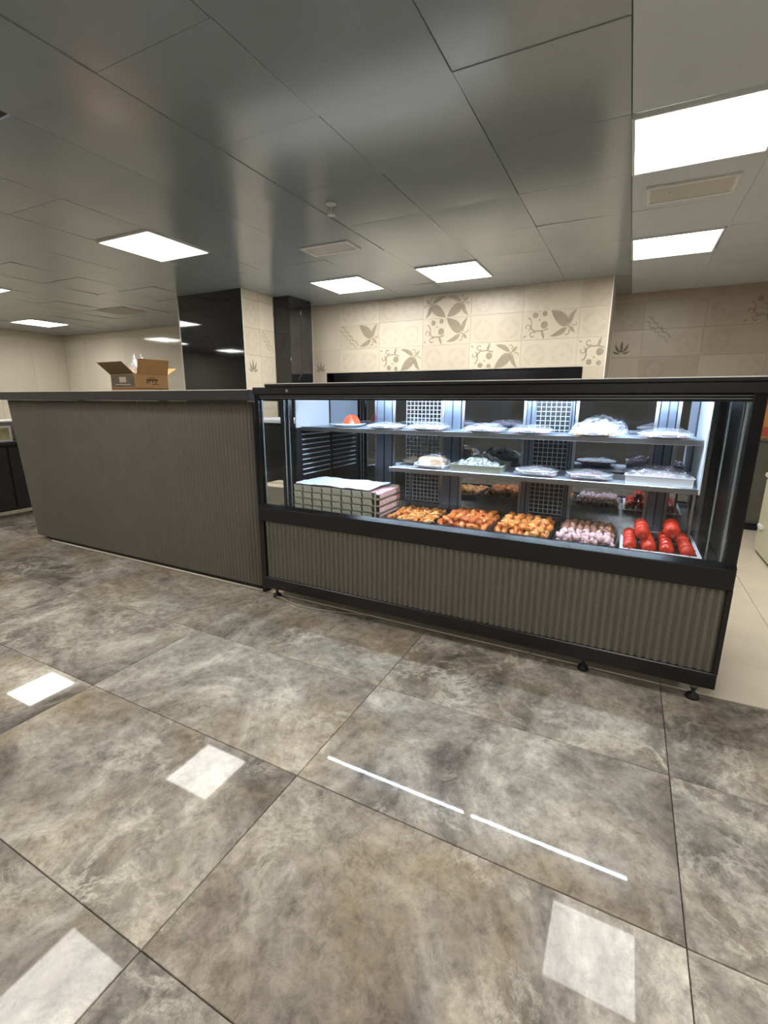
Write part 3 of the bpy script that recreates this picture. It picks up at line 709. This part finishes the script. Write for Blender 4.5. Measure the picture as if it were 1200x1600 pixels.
# two LED tubes
for (a, b_) in ((-1.74, -.685), (-.63, .27)):
    tb = MB().tube([(a, 2.495, 1.318), (b_, 2.495, 1.318)], .006, 10).build('led_tube', M['tube'], dc)
    MB().box(a-.012, a, 2.487, 2.503, 1.309, 1.349).build('tube_cap', M['white'], tb); MB().box(b_, b_+.012, 2.487, 2.503, 1.309, 1.349).build('tube_cap', M['white'], tb)
# lock, feet
P('lock', MB().lathe([(0, -.004), (.009, -.004), (.009, 0)], 12), M['alu']).matrix_local = Matrix.Translation((-1.79, CY0+.0095, 1.352)) @ Matrix.Rotation(math.radians(-90), 4, 'X')
for (x, y) in ((-2.0, CY0+.08), (-.07, CY0+.08), (.39, CY0+.06), (-2.0, CY1-.08), (.39, CY1-.08)):
    ft = MB().lathe([(0, 0), (.026, 0), (.028, .006), (.022, .02), (.012, .026), (.008, .03), (.008, .05), (0, .05)], 16, (x, y, 0)).build('foot', M['rubber'], dc)
    MB().lathe([(.0, .048), (.014, .048), (.014, .056), (.02, .06), (.02, .092), (0, .092)], 14, (x, y, 0)).build('foot_bracket', M['alu'], ft)
cb = MB().tube([(-1.99, 2.30, .006), (-1.93, 2.275, .022), (-1.88, 2.26, .02), (-1.85, 2.265, .006), (-1.78, 2.25, .005), (-1.68, 2.255, .005), (-1.55, 2.28, .005), (-1.3, 2.34, .005)], .0045, 8).build('power_cable', M['cable'])
tag(cb, 'thin grey cable trailing on the floor beside the left case foot', 'cable')

# ------------------------------------------------------------------ food: bottom deck
DZ = .62
def blob(seed, n=(8, 6), sx=1, sy=1, sz=1, amp=.3):
    mb = MB(); r = Vector((seed*5.1, seed*2.3, seed)); seg, rg = n; vs = [(0, 0, -1)]
    for j in range(1, rg):
        a = math.pi*j/rg
        for i in range(seg):
            b_ = 2*math.pi*i/seg; vs.append((math.sin(a)*math.cos(b_), math.sin(a)*math.sin(b_), -math.cos(a)))
    vs.append((0, 0, 1)); out = []
    for v in vs:
        k = 1+amp*noise.noise(Vector(v)*1.4+r)*1.6; out.append((v[0]*k*sx, v[1]*k*sy, v[2]*k*sz))
    fs = [(0, 1+(i+1) % seg, 1+i) for i in range(seg)]
    for j in range(rg-2):
        for i in range(seg):
            a = 1+j*seg; fs.append((a+i, a+(i+1) % seg, a+seg+(i+1) % seg, a+seg+i))
    L = len(vs)-1; a = 1+(rg-2)*seg
    fs += [(a+i, a+(i+1) % seg, L) for i in range(seg)]
    return mb.add(out, fs, 0, True)
def tray(label, x0, x1, y0, y1, z, h=.03, mat='steel', name='metal_tray'):
    t = thing(name, label, 'tray', ((x0+x1)/2, (y0+y1)/2, z)); hx, hy = (x1-x0)/2, (y1-y0)/2; b_ = .008
    f = MB(); f.box(-hx+b_, hx-b_, -hy+b_, hy-b_, 0, .003)
    for (a0, a1, c0_, c1) in ((-hx, hx, -hy, -hy+b_), (-hx, hx, hy-b_, hy), (-hx, -hx+b_, -hy+b_, hy-b_), (hx-b_, hx, -hy+b_, hy-b_)):
        f.box(a0 if a0 != -hx else -hx, a1, c0_, c1, 0, h)
    f.build('pan', M[mat], t)
    f = MB(); e = .006
    for q in ((-hx-e, hx+e, -hy-e, -hy+b_), (-hx-e, hx+e, hy-b_, hy+e), (-hx-e, -hx+b_, -hy+b_, hy-b_), (hx-b_, hx+e, -hy+b_, hy-b_)): f.box(*q, h, h+.003)
    f.build('rim', M['rimwhite' if mat == 'plastic_clear' else mat], t)
    return t
# a skewer of meat lies along y (front to back), its bare tip to the rear
def make_skewer(label, cat, group, piece_meshes, mats, n, L, tip, r, name='meat_skewer', loc=(0, 0, 0), rz=0, jig=.006, seed=0):
    rr = random.Random(seed); t = thing(name, label, cat, loc, rz, group)
    MB().box(-.0025, .0025, -L/2-.012, L/2+tip, -.001, .001).build('skewer', M['wiregrey'], t)
    for i in range(n):
        y = -L/2+L*(i+.5)/n
        o = link('meat_piece', piece_meshes[rr.randrange(len(piece_meshes))], t, (rr.uniform(-jig, jig), y, rr.uniform(-jig, jig)), (rr.uniform(-.5, .5), rr.uniform(0, 6), rr.uniform(-.6, .6)))
    return t
ORD = ['first', 'second', 'third', 'fourth', 'fifth', 'sixth', 'seventh', 'eighth']
def meshes(prefix, mat, k, sx, sy, sz, amp=.5, n=(8, 6)):
    out = []
    for i in range(k):
        me = bpy.data.meshes.new(prefix); mb = blob(i+len(prefix), n, sx, sy, sz, amp); me.from_pydata(mb.v, [], mb.f); me.materials.append(M[mat])
        me.polygons.foreach_set('use_smooth', [True]*len(mb.f)); me.update(); out.append(me)
    return out
trays = [(-1.205, -.905, 'chicken3', 'golden chicken', 'chicken'), (-.875, -.59, 'chicken', 'orange chicken', 'chicken2'), (-.575, -.285, 'chicken', 'golden-orange chicken', 'chicken3')]
TY0, TY1 = 2.315, 2.70
tl = ['shallow steel tray of thin golden chicken strips, beside the stacked trays', 'steel tray of reddish orange chicken skewers, between the two other chicken trays', 'steel tray of plump golden orange chicken skewers, left of the pink diced meat']
for k, (x0, x1, mt, nm_, mt2) in enumerate(trays):
    tray(tl[k], x0, x1, TY0, TY1, DZ+.001, .026)
    big = (.018, .031, .016) if k else (.012, .030, .011)
    pm = meshes('chicken_piece', mt, 3, *big)+meshes('chicken_morsel', mt2, 2, *big)
    n = 7 if k else 8; lab = ['thin golden chicken skewer beside the stacked trays', 'reddish chicken skewer in the middle chicken tray', 'plump golden chicken skewer left of the diced meat'][k]
    for j in range(n):
        x = x0+.03+(x1-x0-.06)*j/(n-1)
        make_skewer(ORD[j]+' from the left, bottom layer: '+lab, 'skewer', ['thin golden chicken skewers', 'reddish chicken skewers', 'plump golden chicken skewers'][k], pm, None, 9, .30, .06, .02, 'chicken_skewer', (x, TY0+.175, DZ+.026), rnd.uniform(-.03, .03), seed=j+10*k)
    if k:
        for j in range(n-2):
            x = x0+.05+(x1-x0-.1)*j/(n-3)
            make_skewer(ORD[j]+' from the left, upper layer: '+lab, 'skewer', ['', 'reddish chicken skewers', 'plump golden chicken skewers'][k], pm, None, 8, .27, .08, .02, 'chicken_skewer', (x, TY0+.185, DZ+.05), rnd.uniform(-.05, .05), seed=j+10*k+50)
tray('steel tray of pale pink diced meat skewers, left of the tomatoes', -.265, .005, TY0, TY1, DZ+.001, .026)
pm = meshes('meat_cube', 'pinkmeat', 4, .017, .015, .015, .6, (7, 6)); pm2 = meshes('browned_cube', 'brownmeat', 4, .017, .015, .015, .6, (7, 6))
for lay_ in range(2):
    n = 8-lay_
    for j in range(n):
        x = -.245+.23*(j+.5*lay_)/7
        t = make_skewer(ORD[j]+' from the left, '+('upper' if lay_ else 'bottom')+' layer: pink and brown diced meat skewer left of the tomatoes', 'skewer', 'diced meat skewers', pm, None, 6, .144, .0, .014, 'meat_cube_skewer', (x, TY0+.09, DZ+.02+.022*lay_), 0, jig=.009, seed=j+lay_*20)
        for i in range(8):
            link('meat_piece', pm2[(i+j) % 3], t, (rnd.uniform(-.006, .006), .084+.025*i, rnd.uniform(-.003, .004)), (rnd.random()*6, rnd.random()*6, 0))
# tomatoes threaded on flat skewers
tray('clear-rimmed tray holding red tomato skewers at the right end of the case', .03, .335, TY0, TY1, DZ+.001, .026, 'plastic_clear', 'clear_tray')
def tomato_mesh():
    mb = MB(); pr_ = []
    for i in range(9):
        a = math.pi*i/8; pr_.append((.032*math.sin(a), -.025*math.cos(a)))
    pr_[-1] = (0, .019); pr_[0] = (0, -.019); mb.lathe(pr_, 14); return mb
tm = None
tlabels = ['tomato skewer at the left edge of the tomato tray', 'second tomato skewer from the left in the tomato tray', 'third tomato skewer from the left in the tomato tray', 'tomato skewer at the right edge of the tomato tray', 'upper tomato skewer lying on top between the left ones', 'short upper tomato skewer carrying the topmost large tomato at right']
spots = [(.065, TY0+.135, .032, 5, .0), (.14, TY0+.13, .035, 5, .03), (.215, TY0+.135, .035, 5, -.02), (.29, TY0+.13, .036, 5, .03), (.11, TY0+.18, .088, 4, .02), (.235, TY0+.19, .092, 3, -.04)]
for k, (x, y, z, n, rz) in enumerate(spots):
    t = thing('tomato_skewer', tlabels[k], 'skewer', (x, y, DZ+z), rz, 'tomato skewers')
    MB().box(-.0035, .0035, -.142, .23, -.001, .001).build('skewer', M['wiregrey'], t)
    for i in range(n):
        loc = (0, -.092+.0615*i if n > 3 else -.02+.064*i, 0); sc = rnd.uniform(.88, 1.0)*(1.15 if k == 5 else 1)
        if tm is None: o = tomato_mesh().build('tomato', M['tomato'], t, loc); tm = o.data
        else: o = link('tomato', tm, t, loc)
        o.rotation_euler = (math.pi/2+rnd.uniform(-.2, .2), 0, rnd.uniform(-.2, .2)); o.scale = (sc, sc, sc)
# stack of trays with minced meat at the left
SX0, SX1, SYA, SYB = -1.83, -1.225, 2.33, 2.62
sl = ['lowest tray of the minced meat stack at the left of the case', 'second tray from the bottom of the minced meat stack', 'third tray from the bottom of the minced meat stack', 'top tray of the minced meat stack, under the white sheet']
tabm = None
for k in range(4):
    z = DZ+.001+.0418*k
    t = thing('meat_tray', sl[k], 'tray', ((SX0+SX1)/2, (SYA+SYB)/2, z), 0, 'stacked minced meat trays'); hx, hy = (SX1-SX0)/2, (SYB-SYA)/2
    f = MB(); f.box(-hx, hx, -hy, hy, 0, .004); f.box(-hx, hx-.01, hy-.006, hy, .004, .040); f.box(-hx, -hx+.006, -hy+.006, hy-.006, .004, .04); f.box(hx-.03, hx-.022, -hy, -hy+.006, .004, .041)
    f.build('pan', M['palegreen'], t)
    for i in range(8):                                   # folded side plates with slanted gaps
        w_ = (2*hx-.04)/8; xa = -hx+w_*i
        if tabm is None:
            m2 = MB().add([(.008, -.004, .006), (w_-.004, -.004, .006), (w_-.012, -.001, .038), (.0, -.001, .038), (.008, .004, .006), (w_-.004, .004, .006), (w_-.012, .004, .038), (.0, .004, .038)],
                          [(0, 1, 2, 3), (5, 4, 7, 6), (1, 5, 6, 2), (4, 0, 3, 7), (3, 2, 6, 7), (4, 5, 1, 0)])
            tabm = m2.build('side_plate', M['palegreen'], t, (xa, -hy, 0)).data
        else: link('side_plate', tabm, t, (xa, -hy, 0))
    mm = MB(); rv = Vector((k*3, 0, 0))
    def fy(x, y): return .030+.012*(noise.noise(Vector((x*60, y*60, k))))
    mm.grid(-hx+.01, hx, -hy+.008, hy-.008, 26, 14, fy)
    edge = [(hx+.004*noise.noise(Vector((0, j*.7, k))), -hy+.008+(2*hy-.016)*j/14, z_) for z_ in (.005, .018, .03) for j in range(15)]
    mm.add(edge, [(r_*15+j, r_*15+j+1, (r_+1)*15+j+1, (r_+1)*15+j) for r_ in range(2) for j in range(14)], 0, True)
    mm.build('minced_meat', M['mince'], t)
def sheetz(x, y): return .008*noise.noise(Vector((x*9, y*9, 4)))+.006*noise.noise(Vector((x*25, y*25, 1)))+.012*max(0, 1-((x/.3)**2+(y/.15)**2))
sh = MB().grid(-.295, .235, -.135, .15, 26, 16, sheetz).build('paper_sheet', M['paper'], None, ((SX0+SX1)/2, (SYA+SYB)/2, DZ+.174))
tag(sh, 'white crumpled sheet covering the stack of minced meat trays', 'sheet')

# ------------------------------------------------------------------ food: shelves
def plate(label, x, y, z, r, food=None, film=True, h=.02, name='plate', seed=1, rim=.022):
    t = thing(name, label, 'plate', (x, y, z))
    MB().lathe([(0, .001), (r*.62, .001), (r*.8, rim*.5), (r, rim), (r*1.0, rim+.003), (r*.78, rim*.5+.004), (r*.6, .005), (0, .005)], 28).build('dish', M['plate'], t)
    if food:
        for mt, ox, oy, rr_, hh in food:
            crumple('food', t, rr_, rr_*.85, hh, (ox, oy, .006), M[mt], seed, 12, .4)
    if film: crumple('cling_film', t, r*1.0, r*1.0, h, (0, 0, rim*.6), M['film'], seed+2, 14, .25)
    return t
Z1, Z2 = 1.1255, .9055
plate('white plate with an orange red wrapped lump at the left end of the top shelf', -1.68, 2.74, Z1, .125, [('tomatoflesh', .02, .02, .055, .075)], False, seed=2)
plate('plate of pale pink slices under film, second from left on the top shelf', -1.36, 2.70, Z1, .125, [('ham', 0, 0, .1, .02)], True, .028, seed=4)
plate('film-covered plate of pink slices left of the second rear post', -1.075, 2.70, Z1, .125, [('ham', 0, 0, .1, .024)], True, .034, seed=5)
plate('film-covered white plate in the middle of the top shelf', -.725, 2.69, Z1, .12, [('ham', .0, 0, .09, .025)], True, .036, seed=6)
plate('film-covered plate on the top shelf in front of the wire grille', -.47, 2.69, Z1, .115, [('ham', 0, 0, .09, .02)], True, .034, seed=7)
plate('plate with a tan film-wrapped bread on the top shelf', -.15, 2.68, Z1, .12, [('bread', 0, 0, .095, .055)], True, .07, seed=8)
plate('film-covered plate at the right end of the top shelf', .165, 2.68, Z1, .12, [('ham', 0, 0, .095, .024)], True, .036, seed=9)
sb = crumple('plastic_bag', None, .09, .06, .07, (-.08, 2.84, Z1+.002), M['filmheavy'], 12); tag(sb, 'crumpled clear bag behind the wrapped bread on the top shelf', 'plastic bag')
plate('small plate of pale torn bread at the left end of the middle shelf', -1.19, 2.78, Z2, .09, [('breadcut', 0, 0, .07, .035)], False, seed=10)
t = plate('white plate carrying a golden bread loaf under film on the middle shelf', -1.03, 2.66, Z2, .115, None, False)
f = MB(); f.bbox(-.075, .075, -.04, .05, .007, .065, .012); f.build('bread_loaf', M['bread'], t)
MB().bbox(-.078, -.0755, -.036, .046, .01, .06, .001).build('cut_face', M['breadcut'], t); MB().bbox(-.07, .0, -.0425, -.0405, .012, .058, .0008).build('cut_face', M['breadcut'], t)
crumple('cling_film', t, .11, .095, .075, (.012, 0, .008), M['film'], 21, 12, .3)
t = tray('steel tray of dark green herbs covered with film on the middle shelf', -.89, -.60, 2.575, 2.84, Z2+.001, .036, 'palegreen', 'herb_tray')
crumple('herbs', t, .13, .12, .06, (0, 0, .006), M['greens'], 14, 18, .6); crumple('cling_film', t, .142, .128, .065, (0, 0, .012), M['filmheavy'], 15, 18, .35)
plate('glass-rimmed plate with film on the middle shelf, right of the herb tray', -.42, 2.66, Z2, .115, [('ham', .02, 0, .08, .02)], True, .03, seed=16, rim=.03)
plate('glass-rimmed plate with film on the middle shelf, left of the white tray', -.155, 2.66, Z2, .115, [('ham', 0, 0, .085, .02)], True, .03, seed=17, rim=.03)
t = tray('large white film-wrapped tray at the right end of the middle shelf', .015, .30, 2.575, 2.84, Z2+.001, .04, 'plate', 'white_tray')
crumple('sliced_meat', t, .13, .12, .045, (0, 0, .008), M['ham'], 18, 14, .3); crumple('cling_film', t, .145, .132, .045, (0, 0, .03), M['filmheavy'], 19, 18, .4)

# ------------------------------------------------------------------ background furniture
bb = thing('back_bar', 'dark steel back counter behind the display case', 'counter', (-2.6, 4.0, 0))
MB().bbox(-1.25, 1.4, 0, .55, .1, 1.06, .004).build('carcass', M['darksteel'], bb); MB().bbox(-1.28, 1.42, -.03, .56, 1.06, 1.10, .004).build('worktop', M['whitemetal'], bb)
MB().box(-1.2, 1.35, .05, .5, 0, .1).build('toe_kick', M['rubber'], bb)
for k in range(4): MB().bbox(-1.2+.64*k, -.6+.64*k, -.018, -.001, .14, 1.02, .004).build('door', M['darksteel'], bb)
for k, (z, l) in enumerate(((.0, 'cream carton on the floor behind the left end of the case'), (.26, 'upper cream carton stacked behind the left end of the case'))):
    o = thing('carton', l, 'box', (-2.9, 3.55, z)); MB().bbox(-.2, .2, -.16, .16, 0, .25, .003).build('body', M['plaster'], o); MB().box(-.2, .2, -.02, .02, .2502, .2508).build('tape', M['kraft'], o)
gc = thing('storage_cabinet', 'mottled dark grey low cabinet at the end of the right passage', 'cabinet', (1.45, 6.15, 0))
MB().bbox(-.32, .5, -.25, .28, .08, .92, .005).build('carcass', M['stonegrey'], gc); MB().bbox(-.34, .52, -.27, .28, .92, .95, .004).build('worktop', M['stonegrey'], gc); MB().box(-.3, .48, -.2, .25, 0, .08).build('toe_kick', M['rubber'], gc)
for k in range(2): MB().bbox(-.31+.41*k, .085+.41*k, -.266, -.2505, .1, .9, .004).build('door', M['stonegrey'], gc)
ob = thing('cardboard_box', 'orange kraft box with a red band on the right passage cabinet', 'box', (1.4, 6.1, .95))
MB().bbox(-.25, .3, -.2, .2, 0, .54, .004).build('body', M['orangecard'], ob); f = MB(); f.box(-.2502, .3002, -.2012, -.2, .02, .11); f.box(-.2512, -.25, -.2, .2, .02, .11); f.build('red_band', M['red'], ob); MB().box(-.03, .03, -.2008, .2008, .5402, .5408).build('tape', M['kraftdark'], ob)
fc = thing('chest_cabinet', 'pale green white cabinet at the right frame edge', 'cabinet', (1.45, 4.5, 0))
MB().bbox(-.33, .4, -.6, .6, .02, .66, .01).build('body', M['palegreenwhite'], fc); MB().bbox(-.345, .41, -.61, .61, .665, .71, .012).build('lid', M['palegreenwhite'], fc)
MB().box(-.31, .38, -.58, .58, 0, .02).build('plinth', M['rubber'], fc); MB().bbox(-.352, -.3305, .40, .52, .24, .27, .004).build('handle', M['white'], fc)
dk = thing('dark_sideboard', 'dark brown sideboard beyond the left end of the bar counter', 'sideboard', (-6.35, 2.75, 0))
MB().bbox(-.3, .3, -.75, .65, .08, .80, .006).build('carcass', M['darkwood'], dk); MB().bbox(-.32, .33, -.78, .68, .80, .84, .004).build('top', M['darkwood'], dk)
for k in range(2): MB().bbox(.3005, .318, -.72+.69*k, -.05+.69*k, .1, .78, .004).build('door', M['darkwood'], dk)
for sx in (-1, 1):
    for sy in (-.7, .6): MB().box(sx*.24-.02, sx*.24+.02, sy-.02, sy+.02, 0, .08).build('leg', M['rubber'], dk)
fr = thing('framed_picture', 'small white-framed yellowish picture standing on the dark sideboard', 'picture', (-6.14, 2.72, .84))
f = MB(); f.box(0, .02, -.1, .1, 0, .02); f.box(0, .02, -.1, .1, .15, .17); f.box(0, .02, -.1, -.08, .02, .15); f.box(0, .02, .08, .1, .02, .15); f.build('frame', M['white'], fr); MB().box(.004, .014, -.08, .08, .02, .15).build('print', M['picture'], fr)
wbx = thing('storage_bin', 'flat grey plastic bin behind the framed picture on the sideboard', 'bin', (-6.42, 2.9, .84))
f = MB(); f.bbox(-.14, .14, -.25, .25, 0, .2, .008); f.build('body', simple('grey_bin_plastic', (120, 112, 104), .5), wbx); MB().bbox(-.15, .15, -.26, .26, .2, .225, .006).build('lid', M['white'], wbx)
